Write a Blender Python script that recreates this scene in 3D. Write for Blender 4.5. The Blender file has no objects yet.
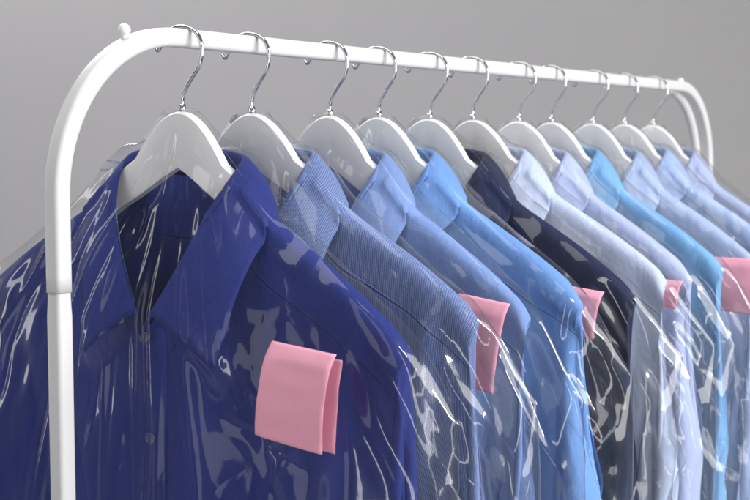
import bpy, bmesh, math, random, base64, lzma
import numpy as np
from mathutils import Vector, Matrix, noise
from mathutils.bvhtree import BVHTree

# ------------------------------------------------------------------ camera, world, lights, exposure
SC = bpy.context.scene
COL = SC.collection
cam = bpy.data.cameras.new('camera'); camo = bpy.data.objects.new('camera', cam); COL.objects.link(camo)
cam.sensor_width = 36; cam.lens = 62.4; cam.clip_start = .05; cam.clip_end = 60
camo.location = (-.861, -.795, 1.408)
camo.rotation_euler = (math.radians(90-4.7), 0, math.radians(34.5-90))
cam.dof.use_dof = True; cam.dof.focus_distance = 1.17; cam.dof.aperture_fstop = 11
SC.camera = camo
W = bpy.data.worlds.new('World'); SC.world = W; W.use_nodes = True
W.node_tree.nodes['Background'].inputs[0].default_value = (.96, .96, 1, 1)
W.node_tree.nodes['Background'].inputs[1].default_value = .24
def area(name, loc, target, sx, sy, power, color=(1, 1, 1)):
    l = bpy.data.lights.new(name, 'AREA'); l.shape = 'RECTANGLE'; l.size = sx; l.size_y = sy; l.energy = power; l.color = color
    o = bpy.data.objects.new(name, l); COL.objects.link(o); o.location = loc
    o.rotation_euler = (Vector(target)-Vector(loc)).to_track_quat('-Z', 'Y').to_euler()
    return o
area('key_softbox', (.9, -2.6, 1.9), (.4, 0, 1.25), 1.5, 2.2, 104, (1, .99, .98))
area('front_softbox', (-2.7, -.1, 1.45), (.2, 0, 1.25), 1.1, 2.2, 11, (1, 1, 1))
area('added_streak_light', (-1.9, -2.1, 1.15), (.1, 0, 1.3), .26, 2.0, 15, (1, 1, 1))  # added tall strip, draws thin bright streaks along the film folds
area('side_strip', (-.6, 2.3, 1.7), (.1, 0, 1.3), .25, 2.0, 9, (1, 1, 1))
area('added_glint_light', (.1, -2.1, 2.5), (.4, 0, 1.25), .22, .3, 15, (1, 1, 1))  # added small bright source that gives the crumpled film sharp glints
area('overhead_softbox', (-.2, .2, 3.3), (.3, 0, 1.2), 2.2, 1.6, 34, (1, 1, 1))
area('backdrop_softbox', (2.2, 3.2, 3.6), (2.3, 3.0, .6), 2.0, 2.0, 290, (1, .985, 1))
SC.view_settings.view_transform = 'Standard'; SC.view_settings.look = 'None'
SC.view_settings.exposure = 0; SC.view_settings.gamma = 1
SC.render.engine = 'CYCLES'
SC.cycles.transparent_max_bounces = 96; SC.cycles.max_bounces = 6; SC.cycles.glossy_bounces = 4
SC.cycles.diffuse_bounces = 2; SC.cycles.use_denoising = True
SC.cycles.caustics_reflective = False; SC.cycles.caustics_refractive = False
SC.cycles.sample_clamp_indirect = 4
SC.cycles.use_adaptive_sampling = True; SC.cycles.adaptive_threshold = .02; SC.cycles.adaptive_min_samples = 24

RZ = 1.5          # height of the rail axis
XS = [-.002, .089, .216, .303, .409, .502, .624, .711, .845, .950, 1.064, 1.208]

# ------------------------------------------------------------------ materials
def newmat(name):
    m = bpy.data.materials.new(name); m.use_nodes = True
    nt = m.node_tree; return m, nt, nt.nodes['Principled BSDF']
def N(nt, t, **kw):
    n = nt.nodes.new(t)
    for k, v in kw.items():
        if k in n.inputs: n.inputs[k].default_value = v
        else: setattr(n, k, v)
    return n
def math_(nt, op, a, b=None, c=None):
    n = nt.nodes.new('ShaderNodeMath'); n.operation = op
    for i, v in enumerate((a, b, c)):
        if v is None: continue
        if isinstance(v, (int, float)): n.inputs[i].default_value = v
        else: nt.links.new(v, n.inputs[i])
    return n.outputs[0]
def paint(name, col, rough, spec=.5, bump=.0, bscale=60, metal=0, coat=0, var=.0):
    m, nt, p = newmat(name)
    p.inputs['Base Color'].default_value = (*col, 1); p.inputs['Roughness'].default_value = rough
    p.inputs['Metallic'].default_value = metal; p.inputs['Specular IOR Level'].default_value = spec
    p.inputs['Coat Weight'].default_value = coat
    tc = N(nt, 'ShaderNodeTexCoord')
    nz = N(nt, 'ShaderNodeTexNoise', Scale=bscale, Detail=4.0); nt.links.new(tc.outputs['Object'], nz.inputs['Vector'])
    if bump:
        b = N(nt, 'ShaderNodeBump', Strength=bump, Distance=.002); nt.links.new(nz.outputs[0], b.inputs['Height']); nt.links.new(b.outputs[0], p.inputs['Normal'])
    if var:
        mx = N(nt, 'ShaderNodeMix', data_type='RGBA'); mx.inputs[6].default_value = (*[c*(1-var) for c in col], 1); mx.inputs[7].default_value = (*[min(1, c*(1+var)) for c in col], 1)
        nt.links.new(nz.outputs[0], mx.inputs[0]); nt.links.new(mx.outputs[2], p.inputs['Base Color'])
    return m
M_RACK = paint('white_powder_coat', (.60, .595, .598), .36, bump=.05, bscale=220, var=.02)
M_CHROME = paint('chrome_wire', (.58, .58, .59), .10, metal=1, bump=.04, bscale=90)
M_HANG = paint('white_lacquered_wood', (.88, .875, .875), .42, bump=.10, bscale=35, var=.03)
M_PLUG = paint('white_plastic', (.74, .73, .72), .38, bump=.03)
M_BTN = paint('button_plastic', (.05, .06, .16), .25)
M_BTNL = paint('pale_button_plastic', (.6, .63, .7), .25)
M_BACK = paint('backdrop_paper', (.395, .388, .394), .95, spec=.1, bump=.05, bscale=9, var=.02)
M_PINK = paint('pink_paper', (.76, .35, .45), .8, spec=.25, bump=.25, bscale=70, var=.03)
M_PINK2 = paint('pink_paper_copy', (.72, .31, .41), .8, spec=.2, bump=.5, bscale=90, var=.06)

def fabric(name, col, check=None, weave=.25):
    m, nt, p = newmat(name); L = nt.links.new
    uv = N(nt, 'ShaderNodeUVMap', uv_map='UVMap'); sp = N(nt, 'ShaderNodeSeparateXYZ'); L(uv.outputs[0], sp.inputs[0])
    U, V = sp.outputs[0], sp.outputs[1]
    tc = N(nt, 'ShaderNodeTexCoord')
    wu = math_(nt, 'SINE', math_(nt, 'MULTIPLY', U, 2*math.pi/.0011)); wv = math_(nt, 'SINE', math_(nt, 'MULTIPLY', V, 2*math.pi/.0011))
    w = math_(nt, 'MULTIPLY', wu, wv)
    # creases pressed into ironed cotton
    mp = N(nt, 'ShaderNodeMapping'); mp.inputs['Scale'].default_value = (1, 1, .45); L(tc.outputs['Object'], mp.inputs[0])
    n1 = N(nt, 'ShaderNodeTexNoise', Scale=16.0, Detail=5.0, Roughness=.55, Distortion=.6); L(mp.outputs[0], n1.inputs['Vector'])
    n2 = N(nt, 'ShaderNodeTexNoise', Scale=300.0, Detail=2.0); L(tc.outputs['Object'], n2.inputs['Vector'])
    # yoke seam, a stitched line about 5.5 cm below the shoulder (V counts down from the shoulder; only the body has V<1)
    d = math_(nt, 'ABSOLUTE', math_(nt, 'SUBTRACT', V, .058)); seam = math_(nt, 'SUBTRACT', 1.0, math_(nt, 'MINIMUM', math_(nt, 'DIVIDE', d, .0016), 1.0))
    d2 = math_(nt, 'ABSOLUTE', math_(nt, 'SUBTRACT', V, .062)); st = math_(nt, 'SUBTRACT', 1.0, math_(nt, 'MINIMUM', math_(nt, 'DIVIDE', d2, .0006), 1.0))
    h = math_(nt, 'ADD', math_(nt, 'MULTIPLY', w, .05*weave/.25), math_(nt, 'MULTIPLY', n1.outputs[0], 4.2))
    h = math_(nt, 'SUBTRACT', h, math_(nt, 'MULTIPLY', seam, .9)); h = math_(nt, 'SUBTRACT', h, math_(nt, 'MULTIPLY', st, .25))
    d3 = math_(nt, 'ABSOLUTE', math_(nt, 'SUBTRACT', V, 5.004)); arm = math_(nt, 'SUBTRACT', 1.0, math_(nt, 'MINIMUM', math_(nt, 'DIVIDE', d3, .0022), 1.0))
    n3 = N(nt, 'ShaderNodeTexNoise', Scale=55.0, Detail=3.0, Distortion=.8); L(mp.outputs[0], n3.inputs['Vector'])
    h = math_(nt, 'ADD', h, math_(nt, 'MULTIPLY', n3.outputs[0], 1.1)); h = math_(nt, 'SUBTRACT', h, math_(nt, 'MULTIPLY', arm, 1.2))
    seam = math_(nt, 'MAXIMUM', seam, arm)
    b = N(nt, 'ShaderNodeBump', Strength=.6, Distance=.0024); L(h, b.inputs['Height']); L(b.outputs[0], p.inputs['Normal'])
    mx = N(nt, 'ShaderNodeMix', data_type='RGBA'); mx.inputs[6].default_value = (*[c*.90 for c in col], 1); mx.inputs[7].default_value = (*[min(1, c*1.10) for c in col], 1)
    L(n2.outputs[0], mx.inputs[0]); out = mx.outputs[2]
    if check:
        per, c2 = check
        cu = math_(nt, 'SINE', math_(nt, 'MULTIPLY', U, 2*math.pi/per)); cv = math_(nt, 'SINE', math_(nt, 'MULTIPLY', V, 2*math.pi/per))
        k = math_(nt, 'MULTIPLY_ADD', math_(nt, 'ADD', cu, cv), .3, .38); k = math_(nt, 'MINIMUM', math_(nt, 'MAXIMUM', k, 0.0), 1.0)
        m2 = N(nt, 'ShaderNodeMix', data_type='RGBA'); L(k, m2.inputs[0]); L(out, m2.inputs[6]); m2.inputs[7].default_value = (*c2, 1); out = m2.outputs[2]
    m3 = N(nt, 'ShaderNodeMix', data_type='RGBA'); L(math_(nt, 'MULTIPLY', seam, .35), m3.inputs[0]); L(out, m3.inputs[6]); m3.inputs[7].default_value = (*[c*.35 for c in col], 1)
    L(m3.outputs[2], p.inputs['Base Color'])
    p.inputs['Roughness'].default_value = .72; p.inputs['Specular IOR Level'].default_value = .25
    p.inputs['Sheen Weight'].default_value = .12; p.inputs['Sheen Roughness'].default_value = .4; p.inputs['Sheen Tint'].default_value = (*[min(1, c*1.3+.1) for c in col], 1)
    return m

def film():
    m = bpy.data.materials.new('clear_polythene_film'); m.use_nodes = True; nt = m.node_tree; L = nt.links.new
    nt.nodes.clear(); out = N(nt, 'ShaderNodeOutputMaterial')
    tc = N(nt, 'ShaderNodeTexCoord'); oi = N(nt, 'ShaderNodeObjectInfo')
    off = N(nt, 'ShaderNodeVectorMath', operation='ADD'); L(tc.outputs['Object'], off.inputs[0])
    sc = N(nt, 'ShaderNodeVectorMath', operation='SCALE'); sc.inputs[0].default_value = (13, 7, 5); L(oi.outputs['Random'], sc.inputs['Scale']); L(sc.outputs[0], off.inputs[1])
    warp = N(nt, 'ShaderNodeTexNoise', Scale=9.0, Detail=2.0); L(off.outputs[0], warp.inputs['Vector'])
    ws = N(nt, 'ShaderNodeVectorMath', operation='SCALE'); ws.inputs['Scale'].default_value = .09; L(warp.outputs['Color'], ws.inputs[0])
    v = N(nt, 'ShaderNodeVectorMath', operation='ADD'); L(off.outputs[0], v.inputs[0]); L(ws.outputs[0], v.inputs[1])
    mp = N(nt, 'ShaderNodeMapping'); mp.inputs['Scale'].default_value = (1, 1, .5); L(v.outputs[0], mp.inputs[0])
    def vor(s):
        n = N(nt, 'ShaderNodeTexVoronoi', feature='DISTANCE_TO_EDGE', Scale=s); L(mp.outputs[0], n.inputs['Vector']); return n.outputs['Distance']
    def ridge(s, d=2.0, vec=mp.outputs[0]):
        n = N(nt, 'ShaderNodeTexNoise', Scale=s, Detail=d, Roughness=.5); L(vec, n.inputs['Vector'])
        return math_(nt, 'ABSOLUTE', math_(nt, 'SUBTRACT', n.outputs[0], .5))
    mk = N(nt, 'ShaderNodeTexNoise', Scale=7.0, Detail=1.0); L(off.outputs[0], mk.inputs['Vector'])
    mr = N(nt, 'ShaderNodeMapRange'); mr.inputs['From Min'].default_value = .42; mr.inputs['From Max'].default_value = .66; mr.inputs['To Min'].default_value = .12; L(mk.outputs[0], mr.inputs['Value'])
    mv = N(nt, 'ShaderNodeMapping'); mv.inputs['Scale'].default_value = (1, 1, .12); L(v.outputs[0], mv.inputs[0])
    h = math_(nt, 'MULTIPLY', math_(nt, 'MULTIPLY', vor(26.0), .55), mr.outputs[0])
    soft = N(nt, 'ShaderNodeTexNoise', Scale=14.0, Detail=1.5); L(mv.outputs[0], soft.inputs['Vector'])
    h = math_(nt, 'ADD', h, math_(nt, 'MULTIPLY', soft.outputs[0], .9))
    soft2 = N(nt, 'ShaderNodeTexNoise', Scale=45.0, Detail=1.0); L(mp.outputs[0], soft2.inputs['Vector'])
    h = math_(nt, 'ADD', h, math_(nt, 'MULTIPLY', math_(nt, 'MULTIPLY', soft2.outputs[0], .22), mr.outputs[0]))
    b = N(nt, 'ShaderNodeBump', Strength=1.0, Distance=.0016); L(h, b.inputs['Height'])
    ge = N(nt, 'ShaderNodeNewGeometry')
    dt = N(nt, 'ShaderNodeVectorMath', operation='DOT_PRODUCT'); L(b.outputs[0], dt.inputs[0]); L(ge.outputs['Incoming'], dt.inputs[1])
    sch = math_(nt, 'POWER', math_(nt, 'SUBTRACT', 1.0, math_(nt, 'MINIMUM', math_(nt, 'ABSOLUTE', dt.outputs['Value']), 1.0)), 5.0)
    fac = math_(nt, 'MINIMUM', math_(nt, 'MULTIPLY_ADD', sch, .9, .048), .85)
    tr = N(nt, 'ShaderNodeBsdfTransparent'); tr.inputs[0].default_value = (.985, .988, .99, 1)
    gl = N(nt, 'ShaderNodeBsdfGlossy'); gl.inputs['Roughness'].default_value = .055; L(b.outputs[0], gl.inputs['Normal'])
    gl2 = N(nt, 'ShaderNodeBsdfGlossy'); gl2.inputs['Roughness'].default_value = .28; L(b.outputs[0], gl2.inputs['Normal'])
    glm = N(nt, 'ShaderNodeMixShader'); glm.inputs[0].default_value = .24; L(gl.outputs[0], glm.inputs[1]); L(gl2.outputs[0], glm.inputs[2])
    di = N(nt, 'ShaderNodeBsdfTranslucent'); di.inputs[0].default_value = (.8, .82, .86, 1)
    m0 = N(nt, 'ShaderNodeMixShader'); m0.inputs[0].default_value = .012; L(tr.outputs[0], m0.inputs[1]); L(di.outputs[0], m0.inputs[2])
    m1 = N(nt, 'ShaderNodeMixShader'); L(fac, m1.inputs[0]); L(m0.outputs[0], m1.inputs[1]); L(glm.outputs[0], m1.inputs[2])
    L(m1.outputs[0], out.inputs['Surface'])
    return m
M_FILM = film()

# ------------------------------------------------------------------ helpers
def tag(o, label=None, cat=None, group=None, kind=None):
    if label: o['label'] = label
    if cat: o['category'] = cat
    if group: o['group'] = group
    if kind: o['kind'] = kind
    return o
def empty(name, loc):
    o = bpy.data.objects.new(name, None); COL.objects.link(o); o.location = loc; o.empty_display_size = .05; return o
def obj(name, me, mat, parent=None, smooth=True):
    if isinstance(me, bmesh.types.BMesh):
        bm = me; me = bpy.data.meshes.new(name); bm.to_mesh(me); bm.free()
    if mat: me.materials.append(mat)
    if smooth:
        for p in me.polygons: p.use_smooth = True
    o = bpy.data.objects.new(name, me); COL.objects.link(o)
    if parent: o.parent = parent
    return o
def cat_rom(P, n=8):
    out = []
    for i in range(len(P)-1):
        p0 = P[max(0, i-1)]; p1 = P[i]; p2 = P[i+1]; p3 = P[min(len(P)-1, i+2)]
        for k in range(n):
            t = k/n; out.append(.5*((2*p1)+(p2-p0)*t+(2*p0-5*p1+4*p2-p3)*t*t+(3*p1-p0-3*p2+p3)*t**3))
    out.append(P[-1]); return out
def sweep(bm, path, prof, side, scales=None):
    """sweep a closed profile (pairs) along a path; side = fixed lateral axis"""
    side = Vector(side).normalized(); rings = []
    for i, p in enumerate(path):
        t = (path[min(i+1, len(path)-1)]-path[max(i-1, 0)]).normalized()
        n = t.cross(side).normalized(); s = scales[i] if scales else 1
        rings.append([bm.verts.new(p+side*a*s+n*b*s) for a, b in prof])
    for i in range(len(rings)-1):
        for k in range(len(prof)):
            k2 = (k+1) % len(prof); bm.faces.new((rings[i][k], rings[i][k2], rings[i+1][k2], rings[i+1][k]))
    bm.faces.new(rings[0][::-1]); bm.faces.new(rings[-1])
    bmesh.ops.recalc_face_normals(bm, faces=bm.faces)
def circ(r, n=16): return [(r*math.cos(2*math.pi*i/n), r*math.sin(2*math.pi*i/n)) for i in range(n)]
def rrect(w, h, r, n=5):
    P = []
    for cx, cy, a0 in ((w-r, h-r, 0), (-w+r, h-r, 90), (-w+r, -h+r, 180), (w-r, -h+r, 270)):
        for k in range(n+1):
            a = math.radians(a0+90*k/n); P.append((cx+r*math.cos(a), cy+r*math.sin(a)))
    return P
def sm(x): x = max(0, min(1, x)); return x*x*(3-2*x)
def ball(bm, c, r, sx=1, sy=1, sz=1):
    bmesh.ops.create_uvsphere(bm, u_segments=24, v_segments=14, radius=r, matrix=Matrix.Translation(c) @ Matrix.Diagonal((sx, sy, sz, 1)))

# ------------------------------------------------------------------ setting: grey paper backdrop curving into the floor
def backdrop():
    th = math.radians(34.5); fw = Vector((math.cos(th), math.sin(th), 0)); rt = Vector((math.sin(th), -math.cos(th), 0))
    o0 = Vector((-.861, -.795, 0)); bm = bmesh.new(); prof = [(-3.0, 0), (3.4, 0)]
    for k in range(1, 13): a = math.pi/2*k/12; prof.append((3.4+1.0*math.sin(a), 1.0-1.0*math.cos(a)))
    prof.append((4.4, 4.6)); rows = []
    for d, z in prof: rows.append([bm.verts.new(o0+fw*d+rt*s*5.0+Vector((0, 0, z))) for s in (-1, -.5, 0, .5, 1)])
    for a, b in zip(rows, rows[1:]):
        for i in range(4): bm.faces.new((a[i], a[i+1], b[i+1], b[i]))
    bmesh.ops.recalc_face_normals(bm, faces=bm.faces)
    tag(obj('backdrop', bm, M_BACK), kind='structure')
backdrop()

# ------------------------------------------------------------------ clothes rack
def rack():
    root = empty('clothes_rack', (.576, 0, 0))
    tag(root, 'white metal clothes rail with rounded corners holding the row of bagged shirts', 'clothes rack')
    off = Vector((-.576, 0, 0))
    X0, X1, R = -.151, 1.303, .135; H = .0082
    prof = rrect(H, H, .0040)
    P = [Vector((X0, 0, 1.289))]
    P += [Vector((X0, 0, 1.289+k*.0127)) for k in range(1, 6)]
    for k in range(0, 21): a = math.pi/2*k/20; P.append(Vector((X0+R-R*math.cos(a), 0, RZ-R+R*math.sin(a))))
    for k in range(1, 20): P.append(Vector((X0+R+(X1-X0-2*R)*k/20, 0, RZ)))
    for k in range(0, 21): a = math.pi/2*k/20; P.append(Vector((X1-R+R*math.sin(a), 0, RZ-R+R*math.cos(a))))
    P.append(Vector((X1, 0, 1.289)))
    bm = bmesh.new(); sweep(bm, [p+off for p in P], prof, (0, 1, 0)); obj('rail', bm, M_RACK, root)
    for X in (X0, X1):
        bm = bmesh.new(); Q = [Vector((X, 0, z))+off for z in (1.2885, 1.285, 1.278, 1.270, .05)]
        sweep(bm, Q, rrect(H, H, .0040), (0, 1, 0), [.90, .90, .93, .985, .985]); obj('post', bm, M_RACK, root)
        bm = bmesh.new(); sweep(bm, [Vector((X, -.21, .055))+off, Vector((X, .21, .055))+off], circ(.0125), (1, 0, 0)); obj('foot_bar', bm, M_RACK, root)
        for s in (-1, 1):
            bm = bmesh.new(); ball(bm, Vector((X, s*.20, .028))+off, .027, .8, 1, 1); obj('foot', bm, M_PLUG, root)
    bm = bmesh.new(); sweep(bm, [Vector((X0, 0, .09))+off, Vector((X1, 0, .09))+off], circ(.009), (0, 1, 0)); obj('base_bar', bm, M_RACK, root)
    # the second, thinner tube of the far end frame
    Q = [Vector((X1-R*1.1+R*math.sin(a), .015, RZ-R-.006+R*math.cos(a)))+off for a in [math.pi/2*k/16 for k in range(2, 17)]]+[Vector((X1-.1*R, .015, .06))+off]
    bm = bmesh.new(); sweep(bm, Q, circ(.0075), (0, 1, 0)); obj('brace_tube', bm, M_RACK, root)
    for X, z, r in ((-.0745, 1.5025, .0054), (1.172, 1.509, .0048)):
        bm = bmesh.new(); ball(bm, Vector((X, 0, z))+off, r)
        sweep(bm, [Vector((X, 0, z-.011))+off, Vector((X, 0, z))+off], circ(.003, 10), (0, 1, 0)); obj('end_knob', bm, M_PLUG, root)
rack()

# ------------------------------------------------------------------ hangers
def drop(a):
    a = abs(a); return .013*sm(a/.065)+.018*sm((a-.06)/.05)+.10*max(0, a-.085)
def hang_top(a):
    a = abs(a)
    if a < .05: return -.064-.032*(a/.05)**2.1
    return -.096-.54*(a-.05)-1.2*max(0, a-.15)**2
def hang_bot(a):
    a = abs(a); t = hang_top(a)
    b = -.114-.47*a if a < .09 else -.1563-.40*(a-.09)
    return min(b, t-.020)
def hanger_body():
    bm = bmesh.new(); n = 90; A = .226; cols = []
    e = .0056
    for i in range(n+1):
        a = -A+2*A*i/n; end = min(1, (A-abs(a))/.012); end = math.sqrt(max(.05, 1-(1-end)**2))
        t, b = hang_top(a)-drop(a), hang_bot(a)-drop(a)*.6; m = (t+b)/2; t = m+(t-m)*end; b = m+(b-m)*end
        dx = -.018*(abs(a)/A)**2           # arms curve slightly forward
        pr = [(-e, b+.002), (-e, t-.0022), (-e*.75, t-.0006), (-e*.3, t), (e*.3, t), (e*.75, t-.0006), (e, t-.0022), (e, b+.002), (e*.8, b), (-e*.8, b)]
        cols.append([bm.verts.new((x+dx*0, -a, z)) for x, z in pr])
    for i in range(n):
        for k in range(10): bm.faces.new((cols[i][k], cols[i+1][k], cols[i+1][(k+1) % 10], cols[i][(k+1) % 10]))
    bm.faces.new(cols[0]); bm.faces.new(cols[-1][::-1]); bmesh.ops.recalc_face_normals(bm, faces=bm.faces)
    me = bpy.data.meshes.new('hanger_body'); bm.to_mesh(me); bm.free()
    me.materials.append(M_HANG)
    for p in me.polygons: p.use_smooth = True
    try: me.set_sharp_from_angle(angle=math.radians(38))
    except Exception: pass
    return me
HOOK = [(-.0005, -.070), (-.0006, -.0600), (.0002, -.0520), (.0036, -.0434), (.0110, -.0330), (.0180, -.0237), (.0208, -.0116), (.0190, -.0020), (.0126, .0062), (.0, .0103), (-.0123, .0088), (-.0215, .002), (-.0262, -.0060), (-.0300, -.0105), (-.0335, -.0075)]
def hanger_hook():
    bm = bmesh.new(); P = cat_rom([Vector((0, -a, z)) for a, z in HOOK], 8)
    sc = [1]*len(P); sc[-1] = .6
    sweep(bm, P, circ(.0019, 12), (1, 0, 0), sc)
    return bm
def make_hanger():
    r = empty('coat_hanger', (XS[0], 0, RZ))
    o = bpy.data.objects.new('hanger_body', hanger_body()); COL.objects.link(o); o.parent = r
    obj('hook', hanger_hook(), M_CHROME, r)
    bm = bmesh.new(); sweep(bm, [Vector((0, 0, -.0660)), Vector((0, 0, -.0575))], circ(.0031, 14), (1, 0, 0)); obj('ferrule', bm, M_CHROME, r)
    return r

# ------------------------------------------------------------------ cloth and film draped on the hanger with the cloth solver
def hanger_form(th=.006,N=48,A=.226,inner=True):
    bm=bmesh.new(); cols=[]
    for i in range(N+1):
        a=-A+2*A*i/N
        t=hang_top(a); b=hang_bot(a)
        if b>t-.02: b=t-.02
        e=th
        cols.append([bm.verts.new((x,-a,z)) for x,z in ((-e,b),(-e,t-.003),(-e*.4,t),(e*.4,t),(e,t-.003),(e,b))])
    for i in range(N):
        for k in range(6): bm.faces.new((cols[i][k],cols[i+1][k],cols[i+1][(k+1)%6],cols[i][(k+1)%6]))
    bm.faces.new(cols[0]); bm.faces.new(cols[-1][::-1])
    bmesh.ops.recalc_face_normals(bm,faces=bm.faces)
    me=bpy.data.meshes.new('h'); bm.to_mesh(me); return me
TEMP=[]
# ---------- shirt grid ----------
NC=44; NR=60; TA=.34; NS=44
AN=.072; AS=.234
HEM=-.84
def shirt_grid(seed, dz=0):
    rnd=random.Random(seed)
    NA=round(NR*TA)
    V=[];idx={}
    def add(key,p):
        if key not in idx: idx[key]=len(V); V.append(p)
        return idx[key]
    def ztop(a,side):
        b=abs(a)
        if b<=AN:
            if side=='f': return -.104-.140*(1-(b/AN)**1.15)
            return -.108+.004*(b/AN)**2
        return -.098-.52*(b-.05)-1.2*max(0,b-.15)**2+.005
    def torso(i,k,side):
        u=-1+2*i/NC; t=k/NR
        zt_s=ztop(AS,'f'); 
        
        # half width by side row
        zs=zt_s+(HEM-zt_s)*t
        if t<TA: hw=AS+.008*math.sin(math.pi*t/TA)*-1+.045*sm(t/TA)**2
        else: hw=AS+.045+.0*t
        a0=u*AS; a=u*hw
        zt=ztop(a0,side); z=zt+(HEM-zt)*t
        T=.055*math.sqrt(max(0,1-abs(u)**3))*sm(t/.22)
        nb=abs(a0)/AN
        w=(1-t/.3) if t<.3 else 0
        n= math.sqrt(max(0,1-nb*nb)) if nb<1 else 0
        if side=='f': x=-max(T,0) - .050*n*w*w
        else: x= T + .032*n*w*w
        x+= .004*noise.noise(Vector((a*9+seed*7,z*5,3)))*sm(t/.1)
        return (x,-a,z)
    F=[] # (verts, part)
    def tk(i,k,side):
        u=-1+2*i/NC
        if side=='b' and (i in(0,NC)) and k>=NA: return ('e',i,k)       # side seam weld
        if k==0 and abs(u)*AS>=AN-1e-6: return ('s',i)                  # shoulder weld
        if i in (0,NC) and k==0: return ('s',i)
        if i in(0,NC) and k>=NA: return ('e',i,k)
        return (side,i,k)
    for side in 'fb':
        for k in range(NR):
            for i in range(NC):
                q=[add(tk(ii,kk,side),torso(ii,kk,side)) for ii,kk in((i,k),(i+1,k),(i+1,k+1),(i,k+1))]
                if side=='b': q=q[::-1]
                F.append((q,0))
    # sleeves
    for sgn,i in ((1,NC),(-1,0)):
        ang=rnd.uniform(.16,.24)
        p0=torso(i,0,'f'); p1=torso(i,NA,'f')
        a0=abs(p0[1]); z0=p0[2]; a1=abs(p1[1]); z1=p1[2]
        L=.60
        def top(s):
            # s in 0..1
            d=L*s
            bx=a0+.070*sm(d/.14)+ang*d; bz=z0-.03*sm(d/.1)-d*.98
            return bx,bz
        def bot(s):
            d=(L-.13)*s
            return a1+.012*sm(d/.06)+ (ang+.03)*d*.9 , z1-d*1.0
        for side in 'fb':
            def sk(j,k):
                if k==0: return tk(i,j,side)
                if j==0: return ('st',sgn,k)
                if j==NA: return ('sb',sgn,k)
                return ('sl',sgn,side,j,k)
            def sp(j,k):
                if k==0: return torso(i,j,side)
                r=j/NA; s=k/NS
                ta,tz=top(s); ba,bz=bot(s)
                # inherit armhole curve near s=0
                c=torso(i,j,side); w=1-sm(s/.15)
                a=ta+(ba-ta)*r; z=tz+(bz-tz)*r
                a=a*(1-w)+ (abs(c[1])+ (top(s)[0]-a0)*(1-r)+(bot(s)[0]-a1)*r)*w
                z=z*(1-w)+ (c[2]+ (top(s)[1]-z0)*(1-r)+(bot(s)[1]-z1)*r)*w
                wd=.042*math.sin(math.pi*r)**.7*sm(s/.12+.1)
                x=(-wd if side=='f' else wd)
                return (x,-sgn*a,z)
            for k in range(NS):
                for j in range(NA):
                    q=[add(sk(jj,kk),sp(jj,kk)) for jj,kk in((j,k),(j,k+1),(j+1,k+1),(j+1,k))]
                    if (side=='b')!=(sgn<0): q=q[::-1]
                    F.append((q,1 if sgn>0 else 2))
    pins=[idx[k] for k in idx if (k[0] in 'fb' and len(k)==3 and k[2]<=0 and abs(-1+2*k[1]/NC)*AS<AN+.004) or (k[0]=='s' and abs(-1+2*k[1]/NC)*AS<.224)]
    return V,F,pins,idx
def mk(name,V,F):
    me=bpy.data.meshes.new(name); me.from_pydata(V,[],F); o=bpy.data.objects.new(name,me); COL.objects.link(o); TEMP.append(o); return o
def cloth(o,pins,frames,mass=.15,bend=.5,tens=15,q=5,cd=.003,self_=False,press=0,damp=5, shear=None):
    g=o.vertex_groups.new(name='pin'); g.add(pins,1.0,'REPLACE')
    m=o.modifiers.new('c','CLOTH'); s=m.settings
    s.quality=q; s.mass=mass; s.tension_stiffness=tens; s.compression_stiffness=tens; s.shear_stiffness=shear or tens*.5
    s.bending_model='ANGULAR'; s.bending_stiffness=bend; s.tension_damping=damp; s.compression_damping=damp; s.shear_damping=damp
    s.air_damping=1.5; s.vertex_group_mass='pin'; s.bending_damping=.5
    if press: s.use_pressure=True; s.uniform_pressure_force=press
    c=m.collision_settings; c.collision_quality=2; c.distance_min=cd; c.use_self_collision=self_; c.self_distance_min=.003
    m.point_cache.frame_start=1; m.point_cache.frame_end=frames
    return m
def collider(o,out=.002,fr=3):
    m=o.modifiers.new('col','COLLISION'); o.collision.thickness_outer=out; o.collision.cloth_friction=fr; o.collision.damping=.3
def wallplane(x):
    V=[(x,-.8,.2),(x,.8,.2),(x,.8,-1.3),(x,-.8,-1.3)]
    if x>0: V=V[::-1]
    return V
def run(o,frames):
    sc=SC; sc.frame_start=1; sc.frame_end=frames
    for f in range(1,frames+1): sc.frame_set(f)
    dg=bpy.context.evaluated_depsgraph_get(); e=o.evaluated_get(dg); me=e.to_mesh()
    co=np.zeros(len(me.vertices)*3); me.vertices.foreach_get('co',co); e.to_mesh_clear()
    return co.reshape(-1,3)
def clear():
    """drop every temporary object of the drape stage"""
    for o in list(TEMP): bpy.data.objects.remove(o, do_unlink=True)
    TEMP.clear()
def slab(x0,x1):
    bm=bmesh.new(); bmesh.ops.create_cube(bm,size=1); 
    for v in bm.verts: v.co=Vector(((x0+x1)/2+v.co.x*(x1-x0),v.co.y*2,v.co.z*2.4-.4))
    me=bpy.data.meshes.new('s'); bm.to_mesh(me); o=bpy.data.objects.new('s',me); COL.objects.link(o); TEMP.append(o); return o
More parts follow.
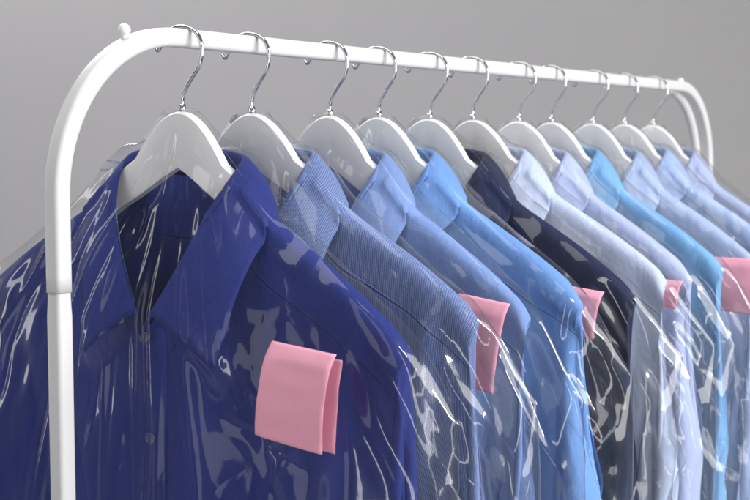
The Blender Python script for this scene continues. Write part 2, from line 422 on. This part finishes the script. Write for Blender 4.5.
def sim_shirt(seed,frames=30):
    clear(); SC.gravity=(0,0,-9.81)
    V,F,pins,idx=shirt_grid(seed)
    h=bpy.data.objects.new('h',hanger_form(.008)); COL.objects.link(h); TEMP.append(h); collider(h)
    for x0,x1 in((-.12,-.056),(.056,.12)): collider(slab(x0,x1))
    o=mk('shirt',V,[f for f,_ in F])
    bpy.ops.object.effector_add(type='TURBULENCE',location=(0,0,0)); e=bpy.context.object; TEMP.append(e); e.field.strength=.6; e.field.size=.15; e.field.seed=seed+1; e.field.noise=.5
    e.field.keyframe_insert('strength',frame=20); e.field.strength=0; e.field.keyframe_insert('strength',frame=30)
    m=cloth(o,pins,frames,mass=.25,bend=.6,tens=25,cd=.003)
    m.settings.bending_stiffness=.8
    return run(o,frames),F,idx,pins
# ---------- bag ----------
def form(NU=64,NZ=60):
    V=[];F=[]
    zs=[-.064-.80*(i/NZ)**1.3 for i in range(NZ+1)]
    for z in zs:
        # half width where top edge reaches z
        hw=.012+ (-.062-z)/.60; 
        hw=min(hw,.245) if z>-.9 else .245
        hw=.245*math.tanh(hw/.245*1.15) if hw<.245 else .245*math.tanh(1.15)+ (0.245-.245*math.tanh(1.15))*sm((-.2-z)/.15)
        th=.007+.043*sm((-z-.09)/.17)
        for j in range(NU):
            p=2*math.pi*j/NU; c,s_=math.cos(p),math.sin(p)
            V.append((-th*math.copysign(abs(s_)**.7,s_),-hw*math.copysign(abs(c)**.8,c),z))
    for i in range(NZ):
        for j in range(NU):
            a=i*NU+j;b=i*NU+(j+1)%NU; F.append((a,b,b+NU,a+NU))
    F.append(tuple(range(NU))[::-1]); F.append(tuple(range(NZ*NU,NZ*NU+NU)))
    o=mk('form',V,F); bm=bmesh.new(); bm.from_mesh(o.data); bmesh.ops.recalc_face_normals(bm,faces=bm.faces); bm.to_mesh(o.data); return o

BC=56; BR=84
def bag_grid(seed,W=.29,bot=-.98,TT=.07,pinw=.245):
    V=[];idx={}
    def add(key,p):
        if key not in idx: idx[key]=len(V); V.append(p)
        return idx[key]
    def P(i,k,side):
        u=-1+2*i/BC; t=k/BR
        b=abs(u)*W
        zt=-.060-.62*max(0,b-.018)-(.9*max(0,b-.235))
        z=zt+(bot-zt)*t
        T=TT*math.sqrt(max(0,1-abs(u)**4))*min(1,t/.10)**.6+.006*max(0,1-b/.07)*(1-sm(t/.15))
        T+=.006*noise.noise(Vector((b*14+seed*5,z*3,(7 if side=='f' else 11))))*sm(t/.1)
        return ((-T if side=='f' else T),-u*W,z)
    def key(i,k,side):
        if i in(0,BC): return('e',i,k)
        if k==0 and abs(-1+2*i/BC)*W>.012: return('s',i)
        return(side,i,k)
    F=[]
    for side in 'fb':
        for k in range(BR):
            for i in range(BC):
                q=[add(key(ii,kk,side),P(ii,kk,side)) for ii,kk in((i,k),(i+1,k),(i+1,k+1),(i,k+1))]
                if side=='b': q=q[::-1]
                F.append((q,0))
    pins=[idx[k] for k in idx if (k[0]=='s' and abs(-1+2*k[1]/BC)*W<pinw) or (k[0]in'fb' and k[2]==0)]
    return V,F,pins,idx
def sim_bag(seed,frames=38,gm=2.2,ts=.6,**kw):
    clear()
    V,F,pins,idx=bag_grid(seed,**kw)
    so=form(); collider(so,.002,.0)
    for x0,x1 in((-.13,-.064),(.064,.13)): collider(slab(x0,x1),.002,.0)
    SC.gravity=(0,0,-9.81*gm)
    o=mk('bag',V,[f for f,_ in F])
    rnd=random.Random(seed)
    bpy.ops.object.effector_add(type='TURBULENCE',location=(0,0,0)); e=bpy.context.object; TEMP.append(e); e.field.strength=ts; e.field.size=.09; e.field.seed=seed+1; e.field.noise=1
    e.field.keyframe_insert('strength',frame=frames-16); e.field.strength=0; e.field.keyframe_insert('strength',frame=frames-8)
    m=cloth(o,pins,frames,mass=.05,bend=.02,tens=30,cd=.004,damp=2,shear=25)
    return run(o,frames),F,idx,pins

CO = {}
def drape():
    for v in (1, 2, 3): CO['shirt%d' % v] = sim_shirt(v)[0]
    for v, kw in ((1, dict(ts=1, W=.28, pinw=.12)), (2, dict(ts=.6, W=.285, pinw=.03)), (3, dict(ts=3.5, W=.29, pinw=.2))):
        CO['bag%d' % v] = sim_bag(v, gm=1, TT=.058, **kw)[0]
    clear(); SC.gravity = (0, 0, -9.81); SC.frame_set(1)
drape()

def shirt_topology():
    NA = round(NR*TA); idx = {}; uvs = {}
    def add(k): return idx.setdefault(k, len(idx))
    def tk(i, k, side):
        u = -1+2*i/NC
        if side == 'b' and (i in (0, NC)) and k >= NA: return ('e', i, k)
        if k == 0 and abs(u)*AS >= AN-1e-6: return ('s', i)
        if i in (0, NC) and k == 0: return ('s', i)
        if i in (0, NC) and k >= NA: return ('e', i, k)
        return (side, i, k)
    F = []
    for side in 'fb':
        for k in range(NR):
            for i in range(NC):
                c = ((i, k), (i+1, k), (i+1, k+1), (i, k+1)); q = [add(tk(ii, kk, side)) for ii, kk in c]
                uv = [(ii*.0112+(0 if side == 'f' else 3), kk*.0124) for ii, kk in c]
                if side == 'b': q = q[::-1]; uv = uv[::-1]
                F.append((q, 'body', uv))
    for sgn, i in ((1, NC), (-1, 0)):
        for side in 'fb':
            def sk(j, k):
                if k == 0: return tk(i, j, side)
                if j == 0: return ('st', sgn, k)
                if j == NA: return ('sb', sgn, k)
                return ('sl', sgn, side, j, k)
            for k in range(NS):
                for j in range(NA):
                    c = ((j, k), (j, k+1), (j+1, k+1), (j+1, k)); q = [add(sk(jj, kk)) for jj, kk in c]
                    uv = [(jj*.0085+(0 if side == 'f' else 2), kk*.0136+5) for jj, kk in c]
                    if (side == 'b') != (sgn < 0): q = q[::-1]; uv = uv[::-1]
                    part = ('cuff' if k >= NS-5 else 'sleeve')+('R' if sgn > 0 else 'L')
                    F.append((q, part, uv))
    return idx, F
SIDX, SF = shirt_topology()
BC = 56; BR = 84
def bag_topology(W):
    idx = {}
    def add(k): return idx.setdefault(k, len(idx))
    def key(i, k, side):
        if i in (0, BC): return ('e', i, k)
        if k == 0 and abs(-1+2*i/BC)*W > .012: return ('s', i)
        return (side, i, k)
    F = []
    for side in 'fb':
        for k in range(BR):
            for i in range(BC):
                q = [add(key(ii, kk, side)) for ii, kk in ((i, k), (i+1, k), (i+1, k+1), (i, k+1))]
                F.append(q if side == 'f' else q[::-1])
    return idx, F

def submesh(name, co, faces, uvs, mat):
    used = {}; vs = []; fs = []
    for q in faces:
        r = []
        for v in q:
            if v not in used: used[v] = len(vs); vs.append(tuple(co[v]))
            r.append(used[v])
        fs.append(r)
    me = bpy.data.meshes.new(name); me.from_pydata(vs, [], fs)
    if uvs:
        l = me.uv_layers.new(name='UVMap'); k = 0
        for u in uvs:
            for c in u: l.data[k].uv = c; k += 1
    for p in me.polygons: p.use_smooth = True
    return me
def side_cast(bvh, y, z, sgn):
    h = bvh.ray_cast(Vector((sgn*.4, y, z)), Vector((-sgn, 0, 0)), .8)
    return h[0].x if h[0] else None

RIDGE = [(.034, 0, -.096), (.026, .040, -.098), (.004, .064, -.105), (-.024, .055, -.142), (-.044, .035, -.188), (-.058, .007, -.238)]
EDGE = [(.046, 0, -.130), (.040, .062, -.136), (.008, .101, -.154), (-.030, .103, -.186), (-.054, .096, -.226), (-.068, .088, -.272)]
def on(P, f):
    P = [Vector(p) for p in P]; x = min(max(f, 0), 1)*(len(P)-1); i = min(int(x), len(P)-2); t = x-i
    p0 = P[i-1] if i else P[0]-(P[1]-P[0]) if P[0].y else Vector((P[1].x, -P[1].y, P[1].z))
    p1, p2 = P[i], P[i+1]; p3 = P[i+2] if i+2 < len(P) else P[-1]+(P[-1]-P[-2])
    return .5*((2*p1)+(p2-p0)*t+(2*p0-5*p1+4*p2-p3)*t*t+(3*p1-p0-3*p2+p3)*t**3)
def collar_mesh(bvh, var):
    """stand and fall of the collar: rows from the neckline up over the fold and down to the outer edge"""
    n = 96; rows = 19; out = []; uv = []
    for i in range(n+1):
        s = -1+2*i/n; f = abs(s); sgn = 1 if s > 0 else -1
        if f < .4: b = AN*math.sin(f/.4*math.pi/2)*.97; base = Vector((.032*math.sqrt(max(0, 1-(b/AN)**2)), b, -.108+.004*(b/AN)**2-.013))
        else:
            g = (f-.4)/.6; b = AN*.97*max(0, 1-g); base = Vector((-.050*math.sqrt(max(0, 1-(b/AN)**2)), b, -.104-.140*(1-(b/AN)**1.15)-.015))
        ridge = on(RIDGE, f); edge = on(EDGE, f)
        q = sm((f-.5)/.5); ridge.y += .010*q*sgn; edge.y += .008*q*sgn
        if sgn < 0: edge = edge+Vector((-.002, -.036, -.004))*sm((f-.4)/.5)
        wob = .0015*noise.noise(Vector((s*4, var*3.3, 0)))
        nrm = Vector((edge.x*.5, edge.y, 0)); nrm.normalize()
        for r in range(rows):
            t = r/(rows-1)
            if t < .3: k = t/.3; p = base.lerp(ridge, k)
            else:
                k = (t-.3)/.7; p = ridge.lerp(edge, k)
                roll = math.sin(min(1, k/.12)*math.pi/2)*.0022+math.sin(k*math.pi)*.004
                p = p+Vector((nrm.x, nrm.y, .35))*roll*(1-.4*f)+Vector((wob*k, wob*k, 0))
            x, y, z = p.x, -sgn*p.y, p.z
            if t > .36:
                if f > .42:
                    h = side_cast(bvh, y, z, -1)
                    if h is not None: x = min(x, h-.0030)
                else:
                    h = side_cast(bvh, y, z, 1)
                    if h is not None and x > .012: x = max(x, h+.0030)
            out.append((x, y, z)); uv.append((i*.006+8, r*.0045+8))
    F = []; U = []
    for i in range(n):
        for r in range(rows-1):
            q = [i*rows+r, (i+1)*rows+r, (i+1)*rows+r+1, i*rows+r+1]; F.append(q); U.append([uv[k] for k in q])
    return submesh('collar', out, F, U, None)
def strip(bvh, a0, a1, z0, z1, d, cols=6, step=.008):
    n = int((z0-z1)/step); V = []; F = []; U = []; uvs = []; last = -.05
    for k in range(n+1):
        z = z0+(z1-z0)*k/n
        xs = [side_cast(bvh, -(a0+(a1-a0)*i/cols), z, -1) for i in range(cols+1)]
        for i in range(cols+1):
            a = a0+(a1-a0)*i/cols; x = xs[i] if xs[i] is not None else last; last = x
            e = d*(1-.7*(abs(2*i/cols-1)**6)); V.append((x-e, -a, z)); uvs.append((a, z+9))
    for k in range(n):
        for i in range(cols):
            q = [k*(cols+1)+i, k*(cols+1)+i+1, (k+1)*(cols+1)+i+1, (k+1)*(cols+1)+i][::-1]; F.append(q); U.append([uvs[j] for j in q])
    return submesh('placket', V, F, U, None)
def button_mesh():
    bm = bmesh.new(); n = 20; prof = [(0, -.0006), (.0035, -.0006), (.0042, -.0013), (.0050, -.0014), (.0055, -.0008), (.0055, 0)]
    rings = []
    for r, x in prof: rings.append([bm.verts.new((x, r*math.cos(2*math.pi*i/n), r*math.sin(2*math.pi*i/n))) for i in range(n)] if r else [bm.verts.new((x, 0, 0))])
    for i in range(n): bm.faces.new((rings[0][0], rings[1][i], rings[1][(i+1) % n]))
    for a, b in zip(rings[1:], rings[2:]):
        for i in range(n): bm.faces.new((a[i], b[i], b[(i+1) % n], a[(i+1) % n]))
    bmesh.ops.recalc_face_normals(bm, faces=bm.faces)
    me = bpy.data.meshes.new('button'); bm.to_mesh(me); bm.free()
    for p in me.polygons: p.use_smooth = True
    return me

def subsurf(o, r=1):
    m = o.modifiers.new('smooth', 'SUBSURF'); m.levels = r; m.render_levels = r
def solid(o, t, off=-1):
    m = o.modifiers.new('cloth_thickness', 'SOLIDIFY'); m.thickness = t; m.offset = off
SHIRT = {}
BTN = button_mesh()
def shirt_geometry(v):
    co = CO['shirt%d' % v].copy()
    # broader, slightly lower shoulders towards the ends
    co[:, 2] -= np.array([drop(y) for y in np.clip(np.abs(co[:, 1]), .07, .27)])
    co[:, 1] += np.sign(co[:, 1])*.045*np.clip(np.abs(co[:, 1])-.05, 0, 1)
    for i in range(len(co)):
        x, y, z = map(float, co[i]); e = 0 if x <= 0 else 30
        f = noise.noise(Vector((y*17+v*5, z*1.6, v+e)))*.021+noise.noise(Vector((y*38+z*6, z*3.5, v+e+7)))*.005
        co[i, 0] = .86*max(-.054, min(.054, x+(-1 if x <= 0 else 1)*f*sm((-z-.19)/.16)*min(1, abs(x)/.012)))
    g = {}
    allf = [f for f, _, _ in SF]; bvh = BVHTree.FromPolygons([tuple(c) for c in co], allf)
    for part in ('body', 'sleeveR', 'sleeveL', 'cuffR', 'cuffL'):
        fs = [(f, u) for f, p, u in SF if p == part]
        g[part] = submesh(part.rstrip('RL'), co, [f for f, _ in fs], [u for _, u in fs], None)
    g['collar'] = collar_mesh(bvh, v)
    g['placket'] = strip(bvh, -.016, .016, -.252, -.80, .0016)
    g['buttons'] = []
    for k in range(6):
        z = -.262-.092*k; x = side_cast(bvh, 0, z, -1) or -.05; g['buttons'].append((x-.0028, 0, z))
    g['co'] = co; g['bvh'] = bvh
    cf = g['collar']; base = len(co)
    g['allv'] = [tuple(c) for c in co]+[tuple(x.co) for x in cf.vertices]
    g['full'] = BVHTree.FromPolygons(g['allv'], allf+[[base+i for i in p.vertices] for p in cf.polygons])
    return g
def geometry(v):
    if v not in SHIRT: SHIRT[v] = shirt_geometry(v)
    return SHIRT[v]
WIDE = 1.0
def make_shirt(v, mat, bmat, loc, mirror=False, yaw=0, label='', roll=0, group='shirts hanging in plastic covers on the rail'):
    g = geometry(v); r = empty('dress_shirt', loc); tag(r, label, 'shirt', group)
    k_ = WIDE; r.scale = (1, -k_ if mirror else k_, 1); r.rotation_euler = (roll, 0, yaw)
    def part(name, key, t=.0007, sub=1):
        me = g[key].copy(); me.materials.clear(); me.materials.append(mat)
        o = bpy.data.objects.new(name, me); COL.objects.link(o); o.parent = r
        if sub: subsurf(o, sub)
        return o
    part('body', 'body')
    for s in 'RL':
        sl = part('sleeve', 'sleeve'+s); c = part('cuff', 'cuff'+s); c.parent = sl; solid(c, .002)
    c = part('collar', 'collar', sub=0); solid(c, .0016, 0)
    p = part('placket', 'placket'); solid(p, .001)
    for b in g['buttons']:
        me = BTN.copy(); me.materials.append(bmat); o = bpy.data.objects.new('button', me); COL.objects.link(o); o.parent = p; o.location = b
    return r

# ------------------------------------------------------------------ plastic covers
BAGW = {1: .28, 2: .285, 3: .29}
BAGC = {}
def finer(me):
    """one round of smooth subdivision, made real so that creases can be cut into it"""
    o = bpy.data.objects.new('draft', me); COL.objects.link(o); subsurf(o, 1); bpy.context.view_layer.update()
    dg = bpy.context.evaluated_depsgraph_get(); m2 = bpy.data.meshes.new_from_object(o.evaluated_get(dg))
    bpy.data.objects.remove(o, do_unlink=True); return m2
def ridged(q): return .5-abs(noise.noise(q))*1.6
def creases(co, seed, hero=False):
    """sharp straight folds of thin film: long ones running down from the neck, short crossing ones in crumpled patches"""
    rg = random.Random(seed*17+5); h = np.zeros(len(co)); front = co[:, 0] <= 0
    Y = co[:, 1]; Z = co[:, 2]
    def fold(c, ang, ln, w, amp, side):
        dx, dz = math.sin(ang), -math.cos(ang)
        u = (Y-c[0])*dx+(Z-c[1])*dz; v = -(Y-c[0])*dz+(Z-c[1])*dx
        fall = np.clip(1-np.abs(u)/ln, 0, 1)**.7; ww = w*(.35+.65*fall)
        return amp*fall*np.clip(1-np.abs(v)/ww, 0, 1)*side
    sides = (front.astype(float), (~front).astype(float))
    for sd in (0, 1):
        m = sides[sd]
        for k in range(18 if hero else 24):                                   # long tension folds from the neck
            a = rg.gauss(0, .42); r = rg.uniform(.10, .42); ang = a*(1-.75*min(1, r/.4))
            c = (math.sin(a)*r*.7, -.055-math.cos(a)*r)
            h += fold(c, ang+rg.gauss(0, .03), rg.uniform(.12, .34), rg.uniform(.005 if hero else .007, .018), rg.choice((-1, 1, 1))*rg.uniform(.003, .0075), m)
        for k in range(7 if hero else 10):                                   # crumpled patches
            edge = rg.random() < (.9 if hero else .75)
            py = rg.choice((-1, 1))*rg.uniform(.15, .27) if edge else rg.uniform(-.15, .15); pz = -rg.uniform(.16, .60)
            base = rg.gauss(0, .5)
            for j in range(9):
                c = (py+rg.gauss(0, .025), pz+rg.gauss(0, .045))
                h += fold(c, base+rg.gauss(0, .75), rg.uniform(.015, .06), rg.uniform(.004 if hero else .006, .012), rg.choice((-1, 1))*rg.uniform(.0015, .0045), m)
    return h
def bag_mesh(b, v, seed, hero=False):
    idx, F = bag_topology(BAGW[b])
    co = CO['bag%d' % b].copy(); g = geometry(v)
    co[:, 2] -= np.array([drop(y) for y in np.clip(np.abs(co[:, 1]), 0, .27)])
    me = finer(submesh('garment_bag', co, F, None, None))
    if hero: me = finer(me)
    n = len(me.vertices)
    co = np.zeros(n*3, np.float32); me.vertices.foreach_get('co', co); co = co.reshape(-1, 3).astype(float)
    co[:, 0] *= 1.10; co[:, 1] *= 1.0+.05*np.clip((-co[:, 2]-.12)/.1, 0, 1)
    H = creases(co, seed, hero)
    E = np.zeros(len(me.edges)*2, np.int64); me.edges.foreach_get('vertices', E); E = E.reshape(-1, 2)
    deg = np.bincount(E.ravel(), minlength=n).astype(float)
    nbr = lambda q: (np.bincount(E[:, 0], q[E[:, 1]], n)+np.bincount(E[:, 1], q[E[:, 0]], n))/deg
    for k in range(3 if hero else 1): H = .5*H+.5*nbr(H)
    push = np.zeros(n); FR = co[:, 0] <= 0
    for i in range(n):
        x, y, z = map(float, co[i]); front = x <= 0; sg = -1 if front else 1; e = 0 if front else 40
        ay = abs(y); x *= .42+.58*sm((-z-.07)/.08)
        if ay < .2:      # the film hugs the rounded head of the hanger
            tl = -.060-.62*max(0, ay-.018)-drop(ay); z -= .013*sm((ay-.008)/.04)*(1-sm((ay-.032)/.03))*(1-sm((tl-z)/.05))
        # soft pleats fanning out from the gathered neck, then tension folds lower down
        r = math.hypot(y, z+.05); th = math.atan2(y, -(z+.05))
        fan = noise.noise(Vector((th*6+seed, r*1.6, seed+e)))*.008*sm((r-.03)/.10)*(1-.75*sm((r-.22)/.25))
        ver = noise.noise(Vector((y*20+seed+z*1.2, z*1.3, seed+e)))*.011*sm((r-.16)/.15)
        w = (sm((.285-ay)/.02)*.7+.3)*min(1, .25+abs(x)/.02)*sm((-z-.062)/.03)
        x += sg*(fan+ver+float(H[i]))*w
        y += (1 if y > 0 else -1)*float(H[i])*1.2*sm((ay-.2)/.05)
        hs = [side_cast(g['full'], y+dy, z+dz, sg) for dy, dz in ((0, 0), (.004, 0), (-.004, 0), (0, .005), (0, -.005))]
        hs = [q_ for q_ in hs if q_ is not None]
        if hs: push[i] = max(0, (x-(min(hs)-.0018)) if front else ((max(hs)+.0018)-x))
        if ay < .225 and z > hang_bot(y)-.03: push[i] = max(push[i], .0078-abs(x))
        co[i] = (x, y, z)
    # where collar or shoulder pushes the film out, it stands off as a smooth tent
    p0 = push.copy()
    for k in range(26 if hero else 9): push = np.maximum(p0, nbr(push))
    for k in range(4 if hero else 2): push = .5*push+.5*nbr(push)
    push = np.maximum(push, p0-.0008)
    co[:, 0] += np.where(FR, -1, 1)*push
    me.vertices.foreach_set('co', co.astype(np.float32).ravel()); me.update()
    for p in me.polygons: p.use_smooth = True
    return me
def make_bag(b, v, loc, mirror, yaw, label, seed, roll=0):
    key = (b, v, seed == 1)
    if key not in BAGC: BAGC[key] = bag_mesh(b, v, seed, seed == 1)
    me = BAGC[key].copy(); me.materials.clear(); me.materials.append(M_FILM)
    o = bpy.data.objects.new('garment_bag', me); COL.objects.link(o); o.location = loc
    o.scale = (1, -WIDE if mirror else WIDE, 1); o.rotation_euler = (roll, 0, yaw)
    tag(o, label, 'plastic cover', 'clear plastic covers over the shirts')
    return o

# ------------------------------------------------------------------ the row: hanger, shirt and cover at each hook
def lin(r, g, b):
    f = lambda c: (c/255/12.92) if c/255 <= .04045 else ((c/255+.055)/1.055)**2.4
    return (f(r), f(g), f(b))
KINDS = [
    ('royal blue', 'royal blue shirt with open collar, nearest the camera at the left end', lin(30, 44, 116), None),
    ('blue and white checked', 'blue shirt with a fine white micro check, next to the royal blue one', lin(72, 92, 150), (.0021, lin(146, 162, 202))),
    ('periwinkle', 'plain periwinkle blue shirt between the checked shirt and the bright blue one', lin(122, 148, 202), None),
    ('bright blue', 'bright cornflower blue shirt just in front of the navy shirt', lin(110, 152, 214), None),
    ('navy', 'very dark navy shirt, the darkest in the row', lin(22, 32, 66), None),
    ('icy pale blue', 'icy pale blue shirt directly behind the dark navy shirt', lin(188, 200, 230), None),
    ('pale lavender', 'pale lavender shirt in front of the turquoise blue one', lin(174, 186, 224), None),
    ('turquoise blue', 'turquoise blue shirt in the far half of the row', lin(116, 166, 214), None),
    ('light periwinkle', 'light periwinkle shirt directly behind the turquoise blue one', lin(164, 182, 220), None),
    ('powder blue', 'powder blue shirt, next to last at the far end of the row', lin(158, 178, 218), None),
    ('lilac', 'lilac shirt, last at the far end of the row by the rounded post', lin(168, 180, 216), None),
]
HW = ['nearest the camera, under the royal blue shirt collar', 'holding the finely checked blue shirt', 'holding the periwinkle shirt, third hook from the near end', 'holding the bright cornflower blue shirt',
      'holding the dark navy shirt', 'holding the icy pale blue shirt behind the navy one', 'holding the pale lavender shirt', 'holding the turquoise blue shirt',
      'holding the light periwinkle shirt behind the turquoise one', 'holding the powder blue shirt, next to last', 'at the very far end by the rounded corner']
rnd = random.Random(4)
proto = make_hanger(); G_H = 'white hangers hooked along the rail'
VAR = [(1, 1), (2, 2), (3, 3), (1, 2), (2, 1), (3, 2), (1, 3), (2, 2), (3, 1), (1, 1), (2, 3), (3, 2)]
ROLL = [2.5, -1.2, 1.2, 0, 1.5, -1.2, 1.4, -.5, 1.3, -1.0, 1.2]
YAW = [2.5, 4, 0, 2, 3, 1, 3.5, -2, 1, -3, 2, 0]
for i, (cn, slabel, col, chk) in enumerate(KINDS):
    X = XS[i]; yaw = math.radians(YAW[i]); roll = math.radians(ROLL[i])
    if i == 0: h = proto
    else:
        h = proto.copy(); COL.objects.link(h)
        for ch in proto.children: c = ch.copy(); COL.objects.link(c); c.parent = h
    h.location = (X, 0, RZ); h.rotation_euler = (roll, 0, yaw)
    tag(h, 'white wooden hanger with chrome hook '+HW[i], 'hanger', G_H)
    sv, bv = VAR[i]; mir = i in (3, 6, 9); WIDE = (1.0, .97, .98, 1.0, 1.06, 1.01, .98, 1.0, 1.02, .98, 1.0)[i]
    mat = fabric('cotton_'+cn.replace(' ', '_'), col, chk)
    make_shirt(sv, mat, M_BTN if i in (0, 4) else M_BTNL, (X, 0, RZ), mir, yaw, slabel, roll)
    make_bag(bv, sv, (X, 0, RZ), mir, yaw, 'clear crinkled plastic cover over the '+cn+' shirt', i+1, roll)

# the embroidered teal trim inside the left opening edge of the nearest shirt
def trim_material():
    m, nt, p = newmat('teal_embroidery'); L = nt.links.new
    tc = N(nt, 'ShaderNodeTexCoord'); v = N(nt, 'ShaderNodeTexVoronoi', Scale=420.0); L(tc.outputs['Object'], v.inputs['Vector'])
    k = math_(nt, 'LESS_THAN', v.outputs['Distance'], .42); sp = N(nt, 'ShaderNodeSeparateColor'); L(v.outputs['Color'], sp.inputs[0])
    k = math_(nt, 'MULTIPLY', k, math_(nt, 'GREATER_THAN', sp.outputs[0], .45))
    mx = N(nt, 'ShaderNodeMix', data_type='RGBA'); mx.inputs[6].default_value = (.02, .03, .12, 1); mx.inputs[7].default_value = (.06, .36, .48, 1)
    L(k, mx.inputs[0]); L(mx.outputs[2], p.inputs['Base Color']); p.inputs['Roughness'].default_value = .6
    return m
def trim(shirt):
    V = []; F = []; n = 30
    for i in range(n+1):
        f = .60+.36*i/n; g = (f-.4)/.6; b = AN*.97*(1-g); base = Vector((-.050*math.sqrt(max(0, 1-(b/AN)**2)), b, -.104-.140*(1-(b/AN)**1.15)-.015))
        rd = on(RIDGE, f); rd.y -= .010*sm((f-.5)/.5)
        for k in (.25, .5, .75, .97):
            p = base.lerp(rd, k); V.append((p.x-.001, p.y-.0016, p.z+.0012))
    for i in range(n):
        for k in range(3): F.append([i*4+k, i*4+k+1, i*4+k+5, i*4+k+4])
    me = submesh('trim', V, F, None, None); me.materials.append(trim_material()); o = bpy.data.objects.new('trim', me); COL.objects.link(o); o.parent = shirt
trim([o for o in COL.objects if o.name == 'dress_shirt'][0])

# ------------------------------------------------------------------ pink paper tags
def tag_sheet(w, h, curl, bend, seed, top_curl=.3):
    """a sheet hanging from its top edge: local x towards the viewer's right, z down, y depth"""
    bm = bmesh.new(); nu, nv = 14, 32; g = []
    for j in range(nv+1):
        row = []
        for i in range(nu+1):
            u = i/nu-.5; t = j/nv
            y = -bend*math.sin(t*math.pi*.9)+curl*(u+.5)**2*(.2+.8*t)+top_curl*.016*max(0, 1-t/.16)**1.5
            y += .0012*noise.noise(Vector((u*4, t*5, seed)))
            row.append(bm.verts.new((u*w-.10*w*t, y, -t*h-.06*w*u*t)))
        g.append(row)
    for j in range(nv):
        for i in range(nu): bm.faces.new((g[j][i], g[j][i+1], g[j+1][i+1], g[j+1][i]))
    bmesh.ops.recalc_face_normals(bm, faces=bm.faces); return bm
def pink_tag(P, w, h, tilt, yaw, label, second=True, seed=1):
    r = empty('paper_tag', P); tag(r, label, 'paper tag', 'pink paper tags on the covers')
    # local x -> -Y (viewer's right), local y -> +X (away)
    r.rotation_euler = (Matrix.Rotation(math.radians(-90+yaw), 4, 'Z') @ Matrix.Rotation(math.radians(tilt), 4, 'Y')).to_euler()
    o = obj('front_sheet', tag_sheet(w, h, .006, .005, seed), M_PINK, r); solid(o, .0003, 0)
    if second:
        o = obj('back_sheet', tag_sheet(w*.86, h*.94, .004, .002, seed+5, 0), M_PINK2, r); solid(o, .0003, 0)
        o.location = (w*.10, .012, -.006); o.rotation_euler = (0, math.radians(-2), math.radians(-3))
    return r
TAGS = [
    ((-0.078, -0.1864, 1.2507), 0.062, 0.078, 5, 0, 'pink paper tag on the chest of the royal blue shirt, largest in view', True),
    ((0.144, -0.2196, 1.2692), 0.052, 0.082, 7, 0, 'pink paper tag on the periwinkle shirt, behind the checked sleeve', False),
    ((0.339, -0.2222, 1.2608), 0.05, 0.048, 6, 0, 'pink paper tag on the dark navy shirt', False),
    ((0.554, -0.2305, 1.2511), 0.032, 0.032, 4, 0, 'small pink sliver of a paper tag between icy pale blue and pale lavender shirts', False),
    ((0.775, -0.238, 1.2602), 0.075, 0.07, 0, 0, 'pink paper tag at the right edge, behind the turquoise blue shirt', False),
]
for P, w, h, tilt, yaw, lab, sec in TAGS: pink_tag(P, w, h, tilt, yaw, lab, sec, seed=w*100+P[0])
